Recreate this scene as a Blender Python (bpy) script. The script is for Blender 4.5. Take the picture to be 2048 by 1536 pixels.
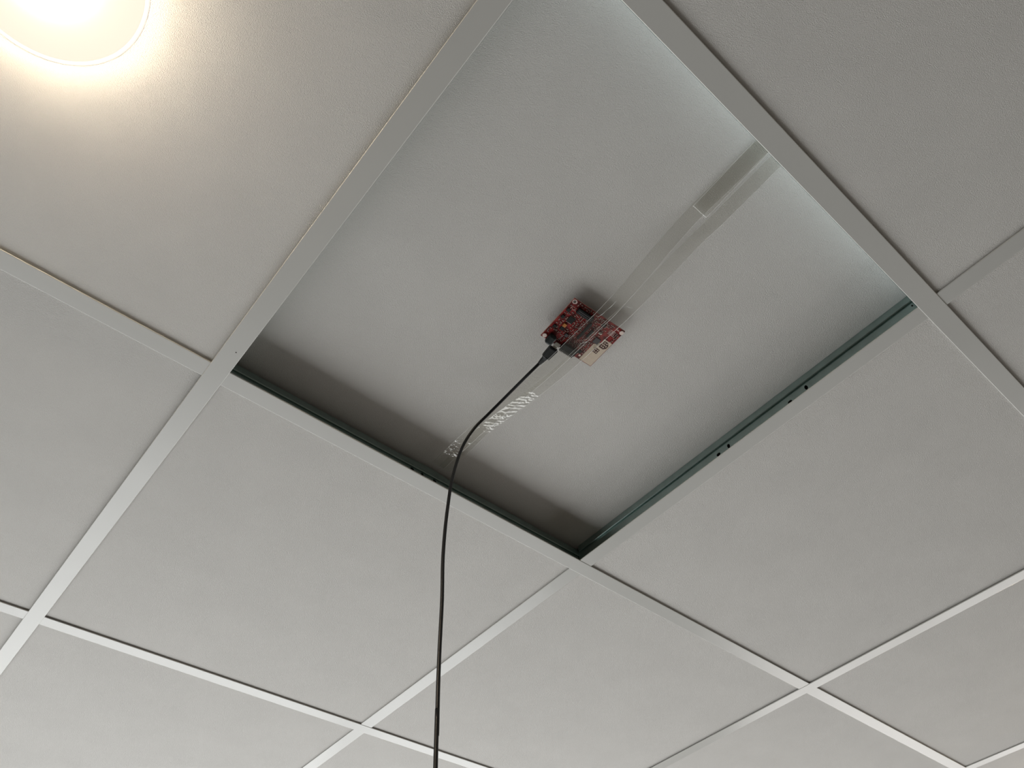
import bpy, bmesh, math, random
from mathutils import Matrix, Vector, noise

# ------------------------------------------------------------------ scene, camera, world, lights
for o in list(bpy.data.objects):
    bpy.data.objects.remove(o)
scn = bpy.context.scene
C = scn.collection
H = 2.7                                   # height of the suspended ceiling

cam_d = bpy.data.cameras.new('camera')
cam = bpy.data.objects.new('camera', cam_d)
C.objects.link(cam)
cam_d.sensor_fit = 'HORIZONTAL'
cam_d.sensor_width = 36.0
cam_d.lens = 36.0 * 1441.24 / 2048.0
cam_d.clip_start = 0.02
right = Vector((0.75909, -0.6489, -0.05207))
down = Vector((0.49068, 0.6229, -0.60929))
fwd = Vector((0.4278, 0.43696, 0.79124))
rot = Matrix((right, -down, -fwd)).transposed()
cam.matrix_world = Matrix.Translation((-0.09284, -0.59225, H - 0.69916)) @ rot.to_4x4()
scn.camera = cam

scn.view_settings.view_transform = 'Standard'
scn.view_settings.look = 'None'
scn.view_settings.gamma = 1
scn.view_settings.use_curve_mapping = False
scn.view_settings.exposure = -0.16

w = bpy.data.worlds.new('world')
scn.world = w
w.use_nodes = True
w.node_tree.nodes['Background'].inputs[0].default_value = (0.75, 0.87, 1.0, 1)
w.node_tree.nodes['Background'].inputs[1].default_value = 0.2

def area(name, loc, direction, sx, sy, power, col, spread=180):
    d = bpy.data.lights.new(name, 'AREA')
    d.shape = 'RECTANGLE'; d.size = sx; d.size_y = sy; d.energy = power; d.color = col; d.spread = math.radians(spread)
    o = bpy.data.objects.new(name, d); C.objects.link(o)
    o.location = loc
    o.rotation_euler = Vector(direction).to_track_quat('-Z', 'Y').to_euler()
    return o
# daylight coming in through the two windows of the room
area('daylight_front', (0.6, 1.88, 1.66), (0, -1, 0), 4.0, 1.58, 76, (0.985, 0.995, 0.985), 155)
area('daylight_side', (3.68, 0.5, 1.55), (-1, 0, 0), 2.2, 1.4, 37, (1.0, 0.965, 0.93), 170)

# ------------------------------------------------------------------ helpers
def tag(o, label=None, cat=None, group=None, kind=None):
    if label: o['label'] = label
    if cat: o['category'] = cat
    if group: o['group'] = group
    if kind: o['kind'] = kind
    return o

def empty(name, loc, rz=0, label=None, cat=None, group=None):
    o = bpy.data.objects.new(name, None); C.objects.link(o)
    o.location = loc; o.rotation_euler = (0, 0, rz); o.empty_display_size = 0.05
    return tag(o, label, cat, group)

def obj(name, bm, mat, parent=None, smooth=False, loc=None):
    me = bpy.data.meshes.new(name)
    bmesh.ops.recalc_face_normals(bm, faces=bm.faces[:])
    bm.to_mesh(me); bm.free()
    for m in (mat if isinstance(mat, (list, tuple)) else [mat]):
        me.materials.append(m)
    if smooth:
        for p in me.polygons: p.use_smooth = True
    o = bpy.data.objects.new(name, me); C.objects.link(o)
    if parent: o.parent = parent
    if loc: o.location = loc
    return o

def box(bm, x0, x1, y0, y1, z0, z1, bevel=0.0, seg=2, mi=0):
    M = Matrix.Translation(((x0+x1)/2, (y0+y1)/2, (z0+z1)/2)) @ Matrix.Diagonal((x1-x0, y1-y0, z1-z0, 1))
    r = bmesh.ops.create_cube(bm, size=1, matrix=M)
    vs = r['verts']
    fs = set(f for v in vs for f in v.link_faces)
    for f in fs: f.material_index = mi
    if bevel > 0:
        es = list(set(e for v in vs for e in v.link_edges))
        bmesh.ops.bevel(bm, geom=es, offset=bevel, segments=seg, affect='EDGES', profile=0.5)
    return bm

def B(*a, **k):
    bm = bmesh.new(); box(bm, *a, **k); return bm

def extrude_poly(bm, pts, z0, z1):
    vs = [bm.verts.new((x, y, z0)) for x, y in pts]
    f = bm.faces.new(vs)
    r = bmesh.ops.extrude_face_region(bm, geom=[f])
    for v in [g for g in r['geom'] if isinstance(g, bmesh.types.BMVert)]:
        v.co.z = z1
    return bm

def lathe(bm, prof, n=48):
    rings = []
    for r, z in prof:
        if r < 1e-6:
            rings.append([bm.verts.new((0, 0, z))])
        else:
            rings.append([bm.verts.new((r*math.cos(2*math.pi*i/n), r*math.sin(2*math.pi*i/n), z)) for i in range(n)])
    for a, b in zip(rings[:-1], rings[1:]):
        for i in range(n):
            j = (i+1) % n
            if len(a) == 1 and len(b) == 1: continue
            if len(a) == 1: bm.faces.new((a[0], b[i], b[j]))
            elif len(b) == 1: bm.faces.new((a[i], a[j], b[0]))
            else: bm.faces.new((a[i], a[j], b[j], b[i]))
    return bm

def tube(bm, pts, rad, n=12, sub=8):
    P = [Vector(p) for p in pts]
    R = rad if isinstance(rad, (list, tuple)) else [rad]*len(P)
    path = []
    for i in range(len(P)-1):
        p0 = P[max(i-1, 0)]; p1 = P[i]; p2 = P[i+1]; p3 = P[min(i+2, len(P)-1)]
        for k in range(sub):
            t = k/sub
            q = 0.5*((2*p1)+(-p0+p2)*t+(2*p0-5*p1+4*p2-p3)*t*t+(-p0+3*p1-3*p2+p3)*t**3)
            path.append((q, R[i]*(1-t)+R[i+1]*t))
    path.append((P[-1], R[-1]))
    prev = None; up = Vector((1, 0, 0)); rings = []
    for i, (q, r) in enumerate(path):
        a = path[max(i-1, 0)][0]; b = path[min(i+1, len(path)-1)][0]
        t = (b-a).normalized()
        up = (up - t*up.dot(t)).normalized()
        s = t.cross(up)
        rings.append([bm.verts.new(q + up*r*math.cos(2*math.pi*k/n) + s*r*math.sin(2*math.pi*k/n)) for k in range(n)])
    for a, b in zip(rings[:-1], rings[1:]):
        for k in range(n):
            bm.faces.new((a[k], a[(k+1) % n], b[(k+1) % n], b[k]))
    bm.faces.new(rings[0]); bm.faces.new(rings[-1])
    return bm

# ------------------------------------------------------------------ materials
def mat(name, col, rough=0.6, metal=0.0, spec=0.5, bump=None, var=None, emit=None):
    m = bpy.data.materials.new(name); m.use_nodes = True
    nt = m.node_tree; N = nt.nodes; L = nt.links
    p = N['Principled BSDF']
    p.inputs['Base Color'].default_value = (*col, 1)
    p.inputs['Roughness'].default_value = rough
    p.inputs['Metallic'].default_value = metal
    p.inputs['Specular IOR Level'].default_value = spec
    geo = N.new('ShaderNodeNewGeometry')
    if bump:
        sc, dist, det = bump
        n = N.new('ShaderNodeTexNoise'); n.inputs['Scale'].default_value = sc; n.inputs['Detail'].default_value = det
        n.inputs['Roughness'].default_value = 0.6
        L.new(geo.outputs['Position'], n.inputs['Vector'])
        b = N.new('ShaderNodeBump'); b.inputs['Distance'].default_value = dist; b.inputs['Strength'].default_value = 1
        L.new(n.outputs['Fac'], b.inputs['Height']); L.new(b.outputs['Normal'], p.inputs['Normal'])
    if var:
        sc, amt = var
        n = N.new('ShaderNodeTexNoise'); n.inputs['Scale'].default_value = sc; n.inputs['Detail'].default_value = 3
        L.new(geo.outputs['Position'], n.inputs['Vector'])
        r = N.new('ShaderNodeMapRange'); r.inputs['From Min'].default_value = 0.3; r.inputs['From Max'].default_value = 0.7
        r.inputs['To Min'].default_value = 1-amt; r.inputs['To Max'].default_value = 1+amt
        L.new(n.outputs['Fac'], r.inputs['Value'])
        mx = N.new('ShaderNodeVectorMath'); mx.operation = 'SCALE'; mx.inputs[0].default_value = col
        L.new(r.outputs['Result'], mx.inputs['Scale']); L.new(mx.outputs['Vector'], p.inputs['Base Color'])
    if emit:
        p.inputs['Emission Color'].default_value = (*emit[0], 1); p.inputs['Emission Strength'].default_value = emit[1]
    return m

M = {}
M['tile'] = mat('mineral fibre tile', (0.63, 0.617, 0.592), 0.9, spec=0.25, bump=(1400, 0.00078, 2.0), var=(14, 0.02))
M['tile_edge'] = mat('raw tile edge', (0.34, 0.28, 0.20), 0.95, bump=(500, 0.001, 2))
M['flange'] = mat('white painted steel cap', (0.52, 0.52, 0.497), 0.30, spec=0.5, bump=(9, 0.0008, 1))
M['steel'] = mat('galvanised steel', (0.80, 0.96, 1.0), 0.08, metal=1.0, var=(60, 0.04))  # made brighter and bluer to strengthen the light bounced onto the panel
M['steel_shaded'] = mat('shade-darkened galvanised steel', (0.40, 0.50, 0.48), 0.3, metal=1.0, var=(60, 0.06))  # same steel, colour darkened to stand in for shade on these webs
M['wall'] = mat('painted wall', (0.40, 0.38, 0.35), 0.85, bump=(200, 0.0005, 2))
M['floor'] = mat('grey carpet', (0.08, 0.07, 0.06), 0.95, bump=(400, 0.002, 2), var=(30, 0.1))
M['frame'] = mat('window frame white', (0.8, 0.8, 0.8), 0.4)
M['plenum'] = mat('dark concrete above the ceiling', (0.10, 0.085, 0.075), 0.95, bump=(30, 0.003, 3))
M['cable'] = mat('black cable sheath', (0.006, 0.006, 0.007), 0.4, spec=0.3)
M['plug'] = mat('black plug moulding', (0.009, 0.010, 0.010), 0.5, spec=0.3)
M['metal'] = mat('nickel shell', (0.55, 0.54, 0.50), 0.3, metal=1)
M['gold'] = mat('gold pin', (0.6, 0.42, 0.2), 0.35, metal=1)
M['solder'] = mat('tin solder', (0.78, 0.66, 0.60), 0.4, metal=0.15)
M['chip'] = mat('black chip epoxy', (0.008, 0.009, 0.008), 0.55, spec=0.25)
M['header'] = mat('black connector plastic', (0.008, 0.012, 0.0115), 0.5, spec=0.25)
M['radar'] = mat('grey chip package', (0.05, 0.045, 0.05), 0.5)
M['cap'] = mat('orange tantalum', (0.42, 0.16, 0.03), 0.5)
M['ceramic'] = mat('brown ceramic capacitor', (0.12, 0.06, 0.035), 0.5)
M['silk'] = mat('white silkscreen', (0.62, 0.50, 0.47), 0.6)
M['cream'] = mat('bare antenna laminate', (0.56, 0.47, 0.37), 0.55, var=(300, 0.04))
M['copper'] = mat('dark antenna copper', (0.055, 0.016, 0.012), 0.5)
M['etch'] = mat('greyed etched trace', (0.27, 0.23, 0.19), 0.5)
M['fibre'] = mat('pinkish laminate edge', (0.42, 0.20, 0.15), 0.6)
M['trim'] = mat('downlight trim', (0.80, 0.77, 0.70), 0.4)
M['nylon'] = mat('nylon standoff', (0.5, 0.48, 0.44), 0.5)
M['glow'] = mat('lit diffuser', (0.9, 0.85, 0.75), 0.5, emit=((1.0, 0.83, 0.62), 320.0))
M['ring'] = mat('ring with painted glow', (0.3, 0.28, 0.25), 0.6, emit=((1.0, 0.9, 0.77), 1.1))  # emission paints lamp glare onto the trim ring
M['bezel'] = mat('bezel with painted glow', (0.012, 0.012, 0.012), 0.7, spec=0.1, emit=((1.0, 0.86, 0.70), 1.2))  # near-black base, emission stands in for the lamp's light on it

def board_mat():
    m = bpy.data.materials.new('red solder mask'); m.use_nodes = True
    N = m.node_tree.nodes; L = m.node_tree.links; p = N['Principled BSDF']
    tc = N.new('ShaderNodeTexCoord')
    mp = N.new('ShaderNodeMapping'); mp.inputs['Scale'].default_value = (1, 1, 1)
    v = N.new('ShaderNodeTexVoronoi'); v.distance = 'MANHATTAN'; v.inputs['Scale'].default_value = 620; v.feature = 'DISTANCE_TO_EDGE'
    n = N.new('ShaderNodeTexNoise'); n.inputs['Scale'].default_value = 120; n.inputs['Detail'].default_value = 2
    r = N.new('ShaderNodeValToRGB')
    r.color_ramp.elements[0].position = 0.04; r.color_ramp.elements[0].color = (0.26, 0.035, 0.030, 1)
    r.color_ramp.elements[1].position = 0.10; r.color_ramp.elements[1].color = (0.19, 0.008, 0.010, 1)
    r2 = N.new('ShaderNodeValToRGB')
    r2.color_ramp.elements[0].position = 0.42; r2.color_ramp.elements[0].color = (0.35, 0.35, 0.35, 1)
    r2.color_ramp.elements[1].position = 0.6; r2.color_ramp.elements[1].color = (1.15, 1.15, 1.15, 1)
    mx = N.new('ShaderNodeMix'); mx.data_type = 'RGBA'; mx.blend_type = 'MULTIPLY'; mx.inputs[0].default_value = 1
    L.new(tc.outputs['Object'], mp.inputs['Vector'])
    L.new(mp.outputs['Vector'], v.inputs['Vector']); L.new(mp.outputs['Vector'], n.inputs['Vector'])
    L.new(v.outputs['Distance'], r.inputs['Fac']); L.new(n.outputs['Fac'], r2.inputs['Fac'])
    L.new(r.outputs['Color'], mx.inputs[6]); L.new(r2.outputs['Color'], mx.inputs[7])
    L.new(mx.outputs[2], p.inputs['Base Color'])
    p.inputs['Roughness'].default_value = 0.45; p.inputs['Specular IOR Level'].default_value = 0.3
    return m
M['mask'] = board_mat()

def tape_mat(name, tint, haze):
    m = bpy.data.materials.new(name); m.use_nodes = True
    N = m.node_tree.nodes; L = m.node_tree.links
    N.remove(N['Principled BSDF'])
    out = N['Material Output']
    t = N.new('ShaderNodeBsdfTransparent'); t.inputs[0].default_value = (*tint, 1)
    g = N.new('ShaderNodeBsdfGlossy'); g.inputs['Roughness'].default_value = 0.04; g.inputs[0].default_value = (1, 1, 1, 1)
    d = N.new('ShaderNodeBsdfDiffuse'); d.inputs[0].default_value = (0.80, 0.80, 0.77, 1)
    geo = N.new('ShaderNodeNewGeometry')
    n = N.new('ShaderNodeTexNoise'); n.inputs['Scale'].default_value = 160; n.inputs['Detail'].default_value = 2
    b = N.new('ShaderNodeBump'); b.inputs['Distance'].default_value = 0.0003
    L.new(geo.outputs['Position'], n.inputs['Vector']); L.new(n.outputs['Fac'], b.inputs['Height'])
    L.new(b.outputs['Normal'], g.inputs['Normal'])
    dt = N.new('ShaderNodeVectorMath'); dt.operation = 'DOT_PRODUCT'
    L.new(geo.outputs['Incoming'], dt.inputs[0]); L.new(geo.outputs['Normal'], dt.inputs[1])
    def mth(op, a, b=None):
        q = N.new('ShaderNodeMath'); q.operation = op
        for k, v in enumerate((a, b)):
            if v is None: continue
            if isinstance(v, (int, float)): q.inputs[k].default_value = v
            else: L.new(v, q.inputs[k])
        return q.outputs[0]
    f = mth('ADD', 0.05, mth('MULTIPLY', 0.45, mth('POWER', mth('SUBTRACT', 1.0, mth('ABSOLUTE', dt.outputs['Value'])), 5.0)))
    a = N.new('ShaderNodeMixShader'); c = N.new('ShaderNodeMixShader')
    a.inputs[0].default_value = haze
    L.new(t.outputs[0], a.inputs[1]); L.new(d.outputs[0], a.inputs[2])
    L.new(f, c.inputs[0]); L.new(a.outputs[0], c.inputs[1]); L.new(g.outputs[0], c.inputs[2])
    L.new(c.outputs[0], out.inputs['Surface'])
    return m
M['tape'] = tape_mat('clear tape', (0.988, 0.988, 0.978), 0.010)
M['tape_edge'] = tape_mat('tape edge highlight', (0.95, 0.95, 0.94), 0.60)  # milky side strips paint in the bright highlight lines

# ------------------------------------------------------------------ room shell
X0, X1, Y0, Y1 = -3.0, 3.6, -3.6, 1.8
ZT = H + 0.5                                   # underside of the slab above the suspended ceiling
def struct(name, bm, m, label=None):
    o = obj(name, bm, m); o['kind'] = 'structure'
    if label: o['label'] = label
    return o
struct('floor', B(X0-.1, X1+.1, Y0-.1, Y1+.1, -0.1, 0), M['floor'], 'grey carpet floor of the room')
def wall_with_window(name, ax, c, t, a0, a1, w0, w1, z0, z1):
    bm = bmesh.new()
    def bb(p0, p1, q0, q1):
        lo, hi = min(c, c+t), max(c, c+t)
        if ax == 'y': box(bm, p0, p1, lo, hi, q0, q1)
        else: box(bm, lo, hi, p0, p1, q0, q1)
    bb(a0, w0, 0, ZT); bb(w1, a1, 0, ZT); bb(w0, w1, 0, z0); bb(w0, w1, z1, ZT)
    struct(name, bm, M['wall'], 'off-white painted wall with a window')
wall_with_window('wall_front', 'y', Y1, 0.1, X0, X1, -1.4, 2.6, 0.86, 2.46)
wall_with_window('wall_right', 'x', X1, 0.1, Y0, Y1, -0.6, 1.6, 0.83, 2.27)
struct('wall_back', B(X0, X1, Y0-.1, Y0, 0, ZT), M['wall'], 'off-white painted wall')
struct('wall_left', B(X0-.1, X0, Y0, Y1, 0, ZT), M['wall'], 'off-white painted wall')
def window(name, ax, c, w0, w1, z0, z1, n):
    bm = bmesh.new(); t = 0.05
    def bb(p0, p1, q0, q1):
        if ax == 'y': box(bm, p0, p1, c, c+0.04, q0, q1)
        else: box(bm, c, c+0.04, p0, p1, q0, q1)
    bb(w0, w1, z0, z0+t); bb(w0, w1, z1-t, z1)
    for k in range(n+1):
        x = w0 + (w1-w0-t)*k/n
        bb(x, x+t, z0+t, z1-t)
    struct(name, bm, M['frame'], 'white window frame')
window('window_1', 'y', Y1+0.005, -1.4, 2.6, 0.86, 2.46, 3)
window('window_2', 'x', X1+0.005, -0.6, 1.6, 0.83, 2.27, 2)

# ------------------------------------------------------------------ suspended ceiling
P = 0.6; FW = 0.012; FT = 0.0017; SH = 0.0031; TT = 0.015
cells = {(-1, -1), (-1, 0), (-1, 1), (0, -2), (0, 0), (0, 1), (1, -2), (1, -1), (1, 0), (1, 1), (2, -1), (2, 0), (3, -1)}
hole = (0, -1)
# stretch of ceiling beyond the frame: same tiles and bars, one mesh
bm = bmesh.new()
for i in range(-5, 6):
    for j in range(-6, 3):
        if (i, j) in cells or (i, j) == hole: continue
        box(bm, i*P+.003, (i+1)*P-.003, j*P+.003, (j+1)*P-.003, H+SH, H+TT)
struct('ceiling', bm, M['tile'], 'suspended ceiling of square white tiles')
struct('ceiling_slab', B(X0-.1, X1+.1, Y0-.1, Y1+.1, ZT, ZT+0.1), M['plenum'], 'dark slab above the suspended ceiling')

# square tiles seen in the photo
def tile_mesh(sz=0.594, th=TT-SH, cut=None):
    bm = B(-sz/2, sz/2, -sz/2, sz/2, 0, th, bevel=0.0006, seg=1)
    return bm
TL = {
 (-1, -1): 'square white ceiling tile with the round lit downlight in it',
 (-1, 0): 'white ceiling tile along the left edge, between the downlight tile and lower-left corner',
 (-1, 1): 'sliver of white ceiling tile in the bottom-left corner, left of the long grid bar',
 (0, -2): 'darkish ceiling tile in the top-right, across the grid bar from the tape end',
 (0, 0): 'whole white ceiling tile below the opening, crossed by the black cable near its right side',
 (0, 1): 'bottom-left white ceiling tile below the tile under the opening',
 (1, -2): 'narrow piece of grey ceiling tile at the right edge, beside the darkish top-right tile',
 (1, -1): 'whole white ceiling tile right of the opening, beside the bar with slotted holes',
 (1, 0): 'white ceiling tile at bottom centre, right of the cable',
 (1, 1): 'small cut-off piece of ceiling tile at the bottom edge where the cable leaves',
 (2, -1): 'warm-lit white ceiling tile at the right edge, near the bottom-right corner',
 (2, 0): 'cut-off white ceiling tile at the bottom edge, right of centre',
 (3, -1): 'tiny warm-lit corner of ceiling tile in the bottom-right corner',
}
base_tile = None
for (i, j), lab in TL.items():
    if (i, j) == (-1, -1):
        # this one has a round cut-out for the downlight
        bm = bmesh.new(); n = 64; r0 = 0.066; h = 0.297; th = TT-SH
        def rim(z):
            inner = [bm.verts.new((r0*math.cos(2*math.pi*k/n), r0*math.sin(2*math.pi*k/n), z)) for k in range(n)]
            outer = []
            for k in range(n):
                c, s = math.cos(2*math.pi*k/n), math.sin(2*math.pi*k/n)
                q = h/max(abs(c), abs(s)); outer.append(bm.verts.new((c*q, s*q, z)))
            return inner, outer
        a, b = rim(0); c2, d2 = rim(th)
        for k in range(n):
            m2 = (k+1) % n
            bm.faces.new((a[k], b[k], b[m2], a[m2])); bm.faces.new((c2[k], c2[m2], d2[m2], d2[k]))
            bm.faces.new((a[k], a[m2], c2[m2], c2[k])); bm.faces.new((b[k], d2[k], d2[m2], b[m2]))
        o = obj('ceiling_tile', bm, M['tile'])
    elif base_tile is None:
        o = obj('ceiling_tile', tile_mesh(), M['tile']); base_tile = o
    else:
        o = base_tile.copy(); C.objects.link(o)
    o.location = (i*P+P/2, j*P+P/2, H+SH)
    tag(o, lab, 'ceiling tile', 'square tiles of the suspended ceiling')

# the tile lifted out and laid over the opening
bm = B(-0.303, 0.303, -0.30, 0.30, 0, 0.015, bevel=0.0008, seg=1)
HP = H + 0.0382
o = obj('ceiling_panel', bm, M['tile'], loc=(0.300, -0.288, HP))
tag(o, 'raised rough white panel lying on top of the open bay, carrying the red board', 'ceiling panel')

# grid bars: white cap below, steel web with bulb above
def web_mesh(L, z0, z1, slots=(), t=0.0006):
    cu = bpy.data.curves.new('tmp', 'CURVE'); cu.dimensions = '2D'; cu.fill_mode = 'BOTH'; cu.extrude = t
    def spl(pts):
        s = cu.splines.new('POLY'); s.points.add(len(pts)-1)
        for p, q in zip(s.points, pts): p.co = (q[0], q[1], 0, 1)
        s.use_cyclic_u = True
    spl([(-L/2, z0), (L/2, z0), (L/2, z1), (-L/2, z1)])
    for (x, z, a, b) in slots:
        spl([(x + a*math.cos(k*math.pi/10), z + b*math.sin(k*math.pi/10)) for k in range(20)])
    tmp = bpy.data.objects.new('tmp', cu); C.objects.link(tmp)
    me = bpy.data.meshes.new_from_object(tmp)
    bpy.data.objects.remove(tmp); bpy.data.curves.remove(cu)
    bm = bmesh.new(); bm.from_mesh(me); bpy.data.meshes.remove(me)
    # curve plane x,y -> bar x,z
    for v in bm.verts: v.co = (v.co.x, -v.co.z, v.co.y)
    return bm

def bar(ax, c, a0, a1, lift, label, height=0.038, slots=(), main=False, dot=None, tab=False):
    L = a1-a0; mid = (a0+a1)/2
    loc = (c, mid, H) if ax == 'A' else (mid, c, H)
    root = empty('ceiling_grid_bar', loc, math.pi/2 if ax == 'A' else 0, label, 'ceiling grid bar', 'white bars of the ceiling grid')
    e = 0.0 if main else FW-0.0008
    bm = bmesh.new()
    x0, x1 = -L/2+e, L/2-e
    box(bm, x0, x1, -FW, FW, lift, lift+FT, bevel=0.0008, seg=4)
    box(bm, x0+.002, x1-.002, -0.0055, 0.0055, lift+FT, SH)               # folded shoulder that carries the tiles
    obj('flange', bm, M['flange'], root)
    ew = 0.0 if main else 0.0012
    bm = web_mesh(L-2*ew, SH, height-0.001, [(s-mid if ax != 'A' else s-mid, z, a, b) for s, z, a, b in slots])
    # bulb along the top edge, bead and crimp lines
    bw = 0.0032
    bl = L/2-ew-(0.0 if main else 0.004)
    box(bm, -bl, bl, -bw, -0.0007, height-0.011, height, bevel=0.0006, seg=1)
    box(bm, -bl, bl, 0.0007, bw, height-0.011, height, bevel=0.0006, seg=1)
    if tab:
        extrude = []
        n = 16
        for k in range(n+1):
            extrude.append((tab[0]-mid + (tab[1]-tab[0])*k/n, height-0.002 + 0.0042*math.sin(math.pi*k/n)))
        vs = [bm.verts.new((x, -0.0036, z)) for x, z in extrude] + [bm.verts.new((extrude[-1][0], -0.0036, height-0.0085)), bm.verts.new((extrude[0][0], -0.0036, height-0.0085))]
        f = bm.faces.new(vs)
        r = bmesh.ops.extrude_face_region(bm, geom=[f])
        for v in [g for g in r['geom'] if isinstance(g, bmesh.types.BMVert)]: v.co.y += 0.0005
    obj('web', bm, M['steel_shaded'] if ax == 'A' or slots else M['steel'], root)
    if dot:
        bm = bmesh.new(); bmesh.ops.create_cone(bm, cap_ends=True, segments=12, radius1=0.0007, radius2=0.0007, depth=0.0003,
                                                matrix=Matrix.Translation((dot[1]-mid, -(dot[0]-c), lift-0.0001)))
        obj('pin_hole', bm, M['chip'], root)
    return root

S_A2 = [(-0.4285, 0.0185, 0.0022, 0.0042), (-0.4014, 0.0150, 0.0032, 0.0028), (-0.2992, 0.0180, 0.0022, 0.0038), (-0.2808, 0.0165, 0.0032, 0.0028),
        (-0.5845, 0.0215, 0.0012, 0.0016)]
S_B1 = [(0.2823, 0.0168, 0.003, 0.003), (0.2991, 0.0168, 0.0022, 0.0034), (0.3205, 0.0168, 0.003, 0.003)]
bar('A', 0.0, -3.6, 1.8, 0.0, 'long white grid bar from bottom-left corner to top centre, between the downlight tile and opening', main=True, dot=(0.0037, -0.043))
bar('A', 1.2, -3.6, 1.8, 0.0, 'long white grid bar crossing the lower right, from bottom edge to the right edge', main=True)
bar('B', -0.6, 0.0, 1.2, 0.0005, 'white grid bar above the opening with the tape ending at it, on the top right', main=False)
bar('B', 0.0, 0.0, 1.2, 0.0005, 'white grid bar along the lower-left side of the opening, behind the black cable', slots=S_B1, height=0.0315, tab=(0.262, 0.345))
bar('B', 0.6, 0.0, 1.2, 0.0005, 'bright white grid bar along the bottom, crossed by the cable near the bottom edge')
bar('B', 0.0, -1.2, 0.0, 0.0005, 'white grid bar at the left edge, just below the downlight tile')
bar('B', 0.6, -1.2, 0.0, 0.0005, 'short end of white grid bar in the bottom-left corner, left of the long bar')
bar('B', 0.0, 1.2, 2.4, 0.0005, 'bright white grid bar running into the bottom-right corner')
bar('A', 0.6, -0.6, 0.0, 0.0010, 'short white grid bar with slotted grey web, along the right side of the opening', slots=S_A2)
bar('A', 0.6, 0.0, 0.6, 0.0010, 'short white grid bar from the lowest corner of the opening down-left, behind cable')
bar('A', 0.6, 0.6, 1.2, 0.0010, 'short bright white grid bar cut off by the bottom edge, left of the cable')
bar('A', 0.6, -1.2, -0.6, 0.0010, 'short grey-looking grid bar at the upper right edge, beyond the opening')
bar('A', 1.8, -0.6, 0.0, 0.0010, 'very short bright end of grid bar in the far bottom-right corner')
# bars beyond the frame, part of the surrounding ceiling
bm = bmesh.new()
seen_b = {(-0.6, 0), (0, 0), (0.6, 0), (0, -1), (0.6, -1), (0, 1)}
for jj in range(-5, 3):
    for k in range(-2, 3):
        if (round(jj*P, 2), k) in {(round(a, 2), b) for a, b in seen_b}: continue
        box(bm, k*1.2+.012, k*1.2+1.188, jj*P-FW, jj*P+FW, H+.0005, H+.0005+FT)
        box(bm, k*1.2+.012, k*1.2+1.188, jj*P-.0055, jj*P+.0055, H+.0005+FT, H+SH)
seen_a = {(1, -1), (1, 0), (1, 1), (1, -2), (3, -1)}
for ii in range(-4, 6):
    if ii in (0, 2): continue
    if ii % 2 == 0:
        box(bm, ii*P-FW, ii*P+FW, Y0, Y1, H, H+FT); box(bm, ii*P-.0055, ii*P+.0055, Y0, Y1, H+FT, H+SH); continue
    for k in range(-6, 3):
        if (ii, k) in seen_a: continue
        box(bm, ii*P-FW, ii*P+FW, k*P+.012, k*P+.588, H+.001, H+.001+FT)
        box(bm, ii*P-.0055, ii*P+.0055, k*P+.012, k*P+.588, H+.001+FT, H+SH)
struct('trim_1', bm, M['flange'], 'white grid bars of the ceiling beyond the frame')

# ------------------------------------------------------------------ downlights
def downlight(x, y, label):
    root = empty('downlight', (x, y, H+SH), 0, label, 'ceiling light', 'round downlights')
    bm = lathe(bmesh.new(), [(0.0765, -0.0004), (0.0775, -0.0005), (0.0790, -0.0003), (0.0800, 0.0)], 80)
    obj('trim_ring', bm, M['ring'], root, smooth=True)
    bm = lathe(bmesh.new(), [(0.0765, -0.0004), (0.060, -0.0022), (0.0400, -0.0040)], 80)
    obj('bezel', bm, M['bezel'], root, smooth=True)
    bm = lathe(bmesh.new(), [(0.0400, -0.0040), (0.0390, -0.0090), (0.034, -0.0140), (0.022, -0.0175), (0.0, -0.0190)], 64)  # dome shape added so the glow spreads a halo over the tile
    obj('diffuser', bm, M['glow'], root, smooth=True)
    bm = lathe(bmesh.new(), [(0.0, 0.06), (0.055, 0.06), (0.0625, 0.05), (0.0625, 0.012), (0.0, 0.012)], 48)
    obj('housing', bm, M['steel'], root, smooth=False)
    return root
downlight(-0.3, -0.3, 'round lit downlight glowing warm white in the top-left corner')
d0 = None
for x, y, where in [(2.1, -0.3, 'beyond the bottom-right corner of the photo'), (-0.3, -2.1, 'behind the viewer on the side of the lit one'), (2.1, -2.1, 'far behind the viewer to the right')]:
    downlight(x, y, 'round downlight %s, outside the photo' % where)

# ------------------------------------------------------------------ red circuit board
BT = math.radians(-3.174)
BZ = H + 0.026
ctr = (0.3168, -0.304)
board = empty('circuit_board', (ctr[0], ctr[1], BZ), BT, 'dark red radar circuit board with cream antenna patch, taped to the raised panel', 'circuit board')
MMU = 0.001
BW, BH = 40.3, 32.0
def mmbox(x0, x1, y0, y1, d0, d1, bevel=0.0, bm=None):
    """board box in millimetres; d = depth below the board face (towards the viewer)"""
    bm = bm or bmesh.new()
    box(bm, x0*MMU, x1*MMU, y0*MMU, y1*MMU, -d1*MMU, -d0*MMU, bevel=bevel*MMU, seg=2)
    return bm
def part(name, bm, m, parent=board, label=None, smooth=False):
    o = obj(name, bm, m, parent, smooth=smooth)
    if label: o['label'] = label
    return o
# plate: mask on the face, laminate at the edge
bm = mmbox(-BW, BW, -BH, BH, -1.6, 0)
for f in bm.faces: f.material_index = 1 if abs(f.normal.z) < 0.5 else 0
part('board_plate', bm, [M['mask'], M['fibre']])
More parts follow.
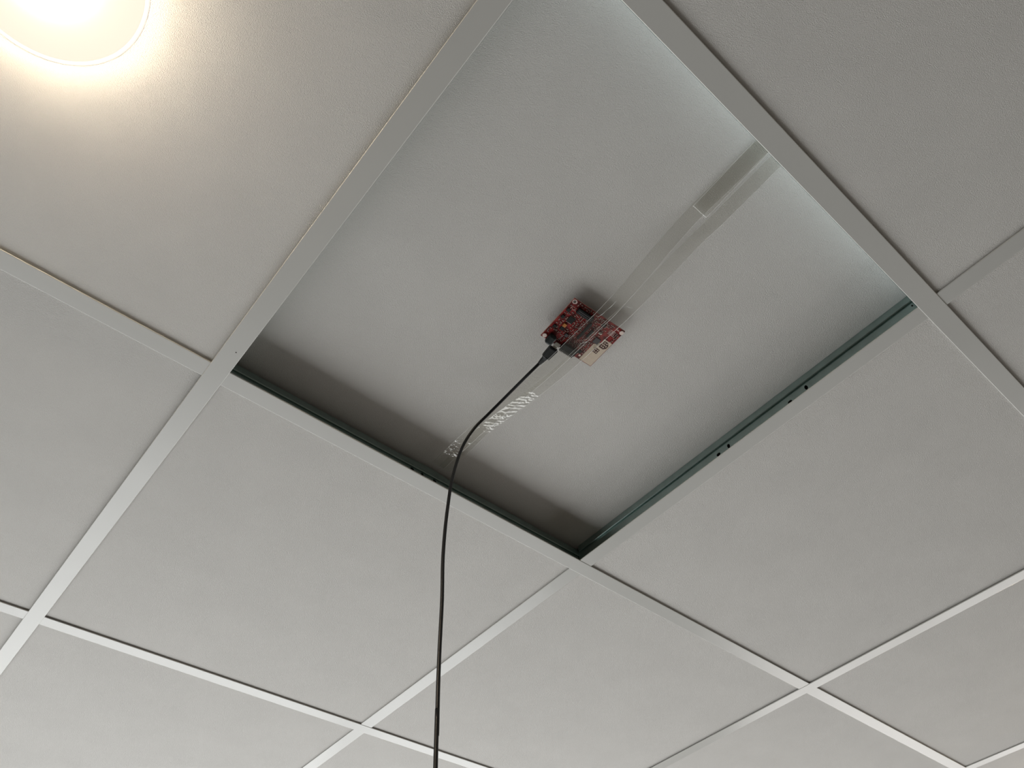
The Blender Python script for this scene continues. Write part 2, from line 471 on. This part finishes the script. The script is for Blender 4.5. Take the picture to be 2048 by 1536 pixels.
# antenna laminate
bm = extrude_poly(bmesh.new(), [(x*MMU, y*MMU) for x, y in [(27.2, -9.0), (39.8, -9.0), (39.8, 31.5), (20.6, 31.5), (20.6, 3.8), (23.0, 2.8), (23.0, -1.0), (27.2, -1.8)]], -0.00006, 0.00001)
ant = part('antenna_area', bm, M['cream'], label='cream antenna laminate')
def mmpoly(pts, d, name, m, parent=None):
    return obj(name, extrude_poly(bmesh.new(), [(x*MMU, y*MMU) for x, y in pts], -d*MMU, -(d-0.05)*MMU), m, parent or ant)
mmpoly([(26.4, 6.2), (33.4, 6.6), (33.2, 13.6), (26.2, 13.2)], 0.12, 'antenna_patch', M['copper'])
mmpoly([(29.2, -7.2), (34.8, -7.4), (38.4, -3.6), (38.4, 0.6), (35.6, 3.6), (28.6, 3.6), (28.6, -1.6), (29.2, -2.0)], 0.12, 'antenna_patch', M['copper'])
for cx, cy in [(28.3, 8.1), (31.4, 8.3), (28.2, 11.3), (31.3, 11.5), (31.4, -5.2), (34.6, -5.2), (33.0, -2.2), (36.0, -1.8), (30.9, 0.8), (33.9, 1.0), (30.7, -2.2)]:
    mmpoly([(cx-.85, cy-.85), (cx+.85, cy-.85), (cx+.85, cy+.85), (cx-.85, cy+.85)], 0.18, 'patch_element', M['cream'])
for k in range(3):
    pts = [(23.2+k*1.1, 4.6), (23.4+k*1.3, 7.0), (24.9+k*0.6, 8.6)]
    obj('feed_trace', tube(bmesh.new(), [(x*MMU, y*MMU, -0.00007) for x, y in pts], 0.00018, 6, 4), M['etch'], ant)
for k in range(4):
    pts = [(24.2, -0.6+k*1.3), (26.0, -1.0+k*1.3), (27.2, -0.4+k*1.1), (28.4, -0.8+k*1.0)]
    obj('feed_trace', tube(bmesh.new(), [(x*MMU, y*MMU, -0.00007) for x, y in pts], 0.00018, 6, 4), M['etch'], ant)

# screws, ring and pads
def disc(bm, x, y, r, d0, d1, n=24):
    bmesh.ops.create_cone(bm, cap_ends=True, segments=n, radius1=r*MMU, radius2=r*MMU, depth=(d1-d0)*MMU,
                          matrix=Matrix.Translation((x*MMU, y*MMU, -(d0+d1)/2*MMU)))
    return bm
for x, y in [(-36.9, 28.6), (37.6, -28.4)]:
    bm = disc(bmesh.new(), x, y, 2.7, 0, 1.3); part('screw', bm, M['solder'], label='silver pan-head screw')
bm = bmesh.new()
prof = [(0.0020, -0.00008), (0.0029, -0.00008), (0.0029, 0.0), (0.0020, 0.0), (0.0020, -0.00008)]
lathe(bm, prof, 28); bmesh.ops.translate(bm, verts=bm.verts, vec=(-0.0372, -0.0284, 0)); part('mounting_ring', bm, M['silk'])
bm = disc(bmesh.new(), -37.2, -28.4, 1.9, 0, .04); part('mounting_hole', bm, M['plenum'])
bm = disc(bmesh.new(), 17.8, 27.0, 1.5, 0, .12); part('pad', bm, M['solder'])
part('rear_connector', mmbox(-14, 12, -12, 10, -12.1, -1.6, 0.4), M['header'])
# large connectors and chips
cn = part('mezzanine_connector', mmbox(-28, -5, -25.6, -19.0, 0, 4.2, 0.3), M['header'])
obj('contact_row', mmbox(-26.4, -6.6, -23.9, -22.9, 4.2, 4.5), M['radar'], cn)
obj('contact_row', mmbox(-26.4, -6.6, -21.7, -20.7, 4.2, 4.5), M['radar'], cn)
jk = part('power_jack', mmbox(-33.6, -24.0, 20.5, 34.2, 0, 8.5, 2.4), M['header'], label='black barrel power jack')
ub = part('usb_socket', mmbox(-20.2, -12.2, 27.0, 32.8, 0, 2.9, 0.5), M['metal'], label='small metal usb socket')
rh = part('pin_header', mmbox(-11.0, 9.8, 22.5, 30.5, 0, 6.2, 0.3), M['header'])
for k in range(10):
    obj('pin', mmbox(-10.0+k*2.06, -9.2+k*2.06, 30.0, 34.4, 1.4, 2.2), M['header'], rh)
for k in range(10):
    obj('pin', mmbox(-10.0+k*2.06, -9.2+k*2.06, 30.0, 34.2, 4.0, 4.8), M['header'], rh)
sh = part('strip_header', mmbox(-3.2, -0.4, -17.5, 8.6, 0, 3.2, 0.2), M['header'])
obj('contact_row', mmbox(-0.1, 0.5, -17.0, 8.0, 0, 0.12), M['silk'], sh)
part('strip_header', mmbox(5.0, 8.0, -10.6, 0.6, 0, 2.4, 0.2), M['header'])
c1 = part('chip', mmbox(-29.0, -20.6, -10.4, -2.4, 0, 1.2, 0.1), M['chip'])
for k in range(8):
    obj('pin', mmbox(-28.4+k*1.02, -28.0+k*1.02, -2.5, -1.4, 0, 0.25), M['solder'], c1)
    obj('pin', mmbox(-28.4+k*1.02, -28.0+k*1.02, -11.4, -10.3, 0, 0.25), M['solder'], c1)
part('tantalum_capacitor', mmbox(-28.6, -24.2, 1.0, 5.8, 0, 2.0, 0.3), M['cap'], label='orange tantalum capacitor')
part('chip', mmbox(-28.4, -23.0, 6.6, 11.2, 0, 1.2, 0.1), M['chip'])
part('chip', mmbox(-38.4, -33.8, -17.8, -13.4, 0, 1.3, 0.1), M['chip'])
part('chip', mmbox(10.6, 15.0, -25.5, -21.0, 0, 1.2, 0.1), M['chip'])
part('radar_chip', mmbox(16.8, 24.6, -5.4, 2.2, 0, 1.1, 0.15), M['radar'], label='grey square radar chip')
part('chip', mmbox(11.0, 16.4, 20.4, 25.0, 0, 1.0, 0.1), M['chip'])
part('crystal', mmbox(14.0, 19.0, -14.4, -11.6, 0, 1.1, 0.2), M['metal'], label='metal crystal can')
part('inductor', mmbox(-18.0, -13.6, 10.6, 15.0, 0, 2.6, 0.4), M['radar'])
part('push_button', mmbox(-38.0, -34.2, -7.2, -3.0, 0, 2.0, 0.2), M['header'])
part('push_button', mmbox(-37.6, -33.8, 9.0, 13.0, 0, 2.0, 0.2), M['header'])
# small surface parts: body with two tinned ends
random.seed(11)
taken = [(-28, -5, -26, -18), (-34, -22, 18, 36), (-21, -11, 26, 33), (-11, 10, 22, 33), (-4, 1, -18, 9), (5, 8, -11, 1), (-29, -20, -12, -1),
         (-29, -22, 0, 12), (-39, -33, -18, -13), (10, 15, -26, -20), (16, 25, -6, 3), (20, 41, -9, 32), (11, 17, 20, 25), (14, 19, -15, -11),
         (-18, -13, 10, 15), (-39, -33, -8, -2), (-39, -33, 8, 14), (-41, -33, 24, 32), (33, 41, -32, -24), (-41, -33, -32, -24), (15, 20, 24, 30)]
def body(kind, a):
    bm = bmesh.new(); l, w2, h2 = a
    box(bm, -l/2*MMU, l/2*MMU, -w2/2*MMU, w2/2*MMU, -h2*MMU, 0)
    for s in (-1, 1):
        box(bm, min(s*l/2, s*l*.3)*MMU, max(s*l/2, s*l*.3)*MMU, -(w2/2+.03)*MMU, (w2/2+.03)*MMU, -(h2+.03)*MMU, 0, mi=1)
    me = bpy.data.meshes.new(kind)
    bm.to_mesh(me); bm.free()
    me.materials.append(M['chip'] if kind == 'resistor' else M['ceramic']); me.materials.append(M['solder'])
    return me
mr = body('resistor', (1.9, 1.0, .5)); mc = body('capacitor', (1.7, 0.95, .9))
placed = []
tries = 0
while len(placed) < 186 and tries < 9000:
    tries += 1
    x, y = random.uniform(-38.5, 38.5), random.uniform(-30.5, 30.5)
    if any(a-1.1 < x < b+1.1 and c-1.1 < y < d+1.1 for a, b, c, d in taken): continue
    if any(abs(x-p) < 2.5 and abs(y-q) < 2.1 for p, q in placed): continue
    if 20 < x < 34 and -28 < y < -10: continue
    placed.append((x, y))
for k, (x, y) in enumerate(placed):
    nm = 'resistor' if k % 2 else 'capacitor'
    o = bpy.data.objects.new(nm, mr if k % 2 else mc); C.objects.link(o); o.parent = board
    o.location = (x*MMU, y*MMU, 0); o.rotation_euler = (0, 0, random.choice([0, math.pi/2]))
# printed marks: rows of fine strokes
bm = bmesh.new()
for r_ in range(4):
    x = 24.0
    while x < 32.5:
        wd = random.uniform(.35, 1.0)
        y = -23.6 + r_*1.9
        box(bm, x*MMU, (x+wd)*MMU, (y-.45*random.random()-.2)*MMU, (y+.55)*MMU, -0.00007, 0)
        x += wd + random.uniform(.3, .6)
box(bm, .0300, .0342, -.0283, -.0275, -0.00007, 0)
box(bm, -.0345, -.0338, -.0296, -.0268, -0.00007, 0)
for x, y in [(-35.4, -20.5), (-34.0, -20.0), (-31, -1), (-30.6, 15), (-18, 18), (2.5, 10.2), (3.6, 11.2), (9.6, 4), (10.5, 7.2), (12.4, 12.5), (3, 16), (6.6, 17.2), (14, 15.6), (28, -12.5), (22, -26.5)]:
    box(bm, (x-.5)*MMU, (x+.5)*MMU, (y-.35)*MMU, (y+.35)*MMU, -0.00007, 0)
part('silkscreen', bm, M['silk'], label='fine white printed marks')

# ------------------------------------------------------------------ usb cable
root = empty('usb_cable', (ctr[0], ctr[1], BZ), BT, 'black usb cable plugged into the red board and hanging straight down', 'cable')
Rb = Matrix.Translation((ctr[0], ctr[1], BZ)) @ Matrix.Rotation(BT, 4, 'Z')
inv = Rb.inverted()
obj('plug_tip', mmbox(-19.4, -13.2, 31.6, 37.0, 0.4, 2.4, 0.3), M['metal'], root)['label'] = 'metal plug tip'
bm = mmbox(-22.4, -9.8, 36.0, 53.5, -1.8, 5.4, 1.6)
for v in bm.verts:                                        # body narrows a little to the boot
    t = max(0, (v.co.y-0.046)/0.006); v.co.x = -0.0161 + (v.co.x+0.0161)*(1-0.18*min(1, t))
obj('plug_body', bm, M['plug'], root)
for k in range(4):
    obj('grip_rib', mmbox(-19.6+k*2.0, -18.8+k*2.0, 39.0, 49.0, 5.1, 5.5, .1), M['plug'], bpy.data.objects[root.name])
boot = tube(bmesh.new(), [(-.0161, .0515, -.0017), (-.0161, .056, -.0017), (-.0162, .0595, -.0017), (-.0164, .0650, -.0019)], [.0042, .0034, .0031, .0022], 16, 6)
obj('strain_relief', boot, M['plug'], root, smooth=True)
start = Rb @ Vector((-.0163, .063, -.0018))
cable_world = [
 (.3025, -.2223, .021), (.3029, -.1929, .0205), (.3027, -.1685, .019), (.3001, -.1410, .013), (.2958, -.1206, .004), (.2920, -.1037, -.013),
 (.2838, -.1, -.047), (.2752, -.1, -.091), (.2709, -.1, -.1294), (.2677, -.1, -.1681), (.2660, -.1, -.2098), (.2664, -.1, -.2593),
 (.2652, -.1, -.3149), (.2649, -.1, -.3545), (.2652, -.1, -.3946), (.2648, -.1, -.4218),
]
pts = [start] + [Vector((x, y, H+z)) for x, y, z in cable_world]
pts += [Vector((0.268, -0.10, 1.7)), Vector((0.27, -0.10, 1.2)), Vector((0.26, -0.09, 0.6)), Vector((0.27, -0.08, 0.15)), Vector((0.31, -0.04, 0.02)),
        Vector((0.45, 0.08, 0.003)), Vector((0.55, 0.35, 0.003)), Vector((0.40, 0.62, 0.003)), Vector((0.10, 0.95, 0.003))]
bm = tube(bmesh.new(), [inv @ p for p in pts], 0.00195, 14, 10)
obj('cord', bm, M['cable'], root, smooth=True)

# ------------------------------------------------------------------ clear tape strips
def tape(name, label, x_at, width, y0, y1, z_at, wrinkle, seed, n=640, m=18):
    bm = bmesh.new(); rows = []
    e = 1-2*0.00045/width
    TS = [-1, -e] + [e*(b/(m-2)*2-1) for b in range(1, m-2)] + [e, 1]
    for a in range(n+1):
        y = y0 + (y1-y0)*a/n
        xc = x_at(y); row = []
        wl = wrinkle(y)*0.7
        wv = width*(1+0.05*noise.noise(Vector((y*22, seed, 0))))
        for t in TS:
            z = z_at(y)
            z += 0.00016*noise.noise(Vector((t*1.6, y*26, seed)))
            z += wl*0.0009*sm(-0.9, -0.3, t)*noise.noise(Vector((t*0.7+seed, y*215+t*1.6, seed*3)))
            z += wl*0.00035*sm(-0.9, -0.3, t)*noise.noise(Vector((t*2.6, y*420-t*2.0, seed)))
            z -= 0.0001*abs(t)**6
            row.append(bm.verts.new((xc+t*wv/2, y, H+z)))
        rows.append(row)
    for a in range(n):
        for b in range(m):
            f = bm.faces.new((rows[a][b], rows[a][b+1], rows[a+1][b+1], rows[a+1][b]))
            if b in (0, m-1): f.material_index = 1
    o = obj(name, bm, [M['tape'], M['tape_edge']], smooth=True)
    sd = o.modifiers.new('thickness', 'SOLIDIFY'); sd.thickness = 0.00008; sd.offset = 0
    tag(o, label, 'tape', 'clear tape strips holding the board')
    return o
def sm(a, b, t):
    t = max(0, min(1, (t-a)/(b-a))); return t*t*(3-2*t)
def zq(y, low=0.0175, far=0.0368):
    # follows the panel, dips under the board and its parts, rises again
    if y < -0.34: return far - (far-low)*sm(-0.50, -0.34, y)
    if y < -0.262: return low
    return low + (far-low)*sm(-0.262, -0.075, y)
def lerp(tab):
    def f(y):
        if y <= tab[0][0]: return tab[0][1]
        for (a, u), (b, v) in zip(tab[:-1], tab[1:]):
            if y <= b: return u + (v-u)*(y-a)/(b-a)
        return tab[-1][1]
    return f
tape('clear_tape', 'clear tape strip on the left, lying over the cable plug and the board', lerp([(-.585, .3075), (-.50, .3085), (-.34, .3135), (-.25, .3145), (-.22, .3145), (-.10, .3120), (-.02, .314)]), .0205, -.5950, -.016,
     lambda y: zq(y, 0.0172) if y < -.25 else 0.0172 + 0.0136*min(1, (y+.25)/.225), lambda y: 0.06, 1.7)
tape('clear_tape', 'crinkled clear tape strip on the right, with bright glints below the board', lerp([(-.585, .3315), (-.50, .3350), (-.34, .3310), (-.26, .3300), (-.19, .3285), (-.10, .3250), (-.02, .328)]), .0185, -.5950, -.012,
     lambda y: zq(y, 0.0187), lambda y: 0.12 + (2.2+1.6*noise.noise(Vector((y*45, 0, 3))))*sm(-.205, -.185, y)*(1-sm(-.125, -.10, y)), 5.2)
tape('clear_tape', 'short extra layer of clear tape at the upper grid bar, with a visible cut end', lerp([(-.585, .3070), (-.497, .3120)]), .022, -.5964, -.497,
     lambda y: 0.0360, lambda y: 0.2, 9.1, n=60)

# tape fold lines, coloured near-white to paint in their glints
M['crease_glint'] = mat('painted tape glint', (0.85, 0.86, 0.85), 0.15, spec=0.8)
strips = [o for o in C.objects if o.name.startswith('clear_tape')]
for a, b, z, k in [((0.3194, -0.2944), (0.3266, -0.3105), 0.0168, 1), ((0.3093, -0.3357), (0.3109, -0.3475), 0.0168, 0), ((0.3112, -0.3473), (0.3112, -0.3647), 0.0175, 0), ((0.3259, -0.3662), (0.3344, -0.3695), 0.0185, 1), ((0.319, -0.2051), (0.3328, -0.2098), 0.0262, 1)]:
    mid = ((a[0]+b[0])/2 + 0.0004, (a[1]+b[1])/2)
    bm = tube(bmesh.new(), [(a[0], a[1], H+z+.0003), (mid[0], mid[1], H+z), (b[0], b[1], H+z+.0003)], [0.00007, 0.00028, 0.00007], 8, 8)
    obj('crease_glint', bm, M['crease_glint'], strips[k], smooth=True)
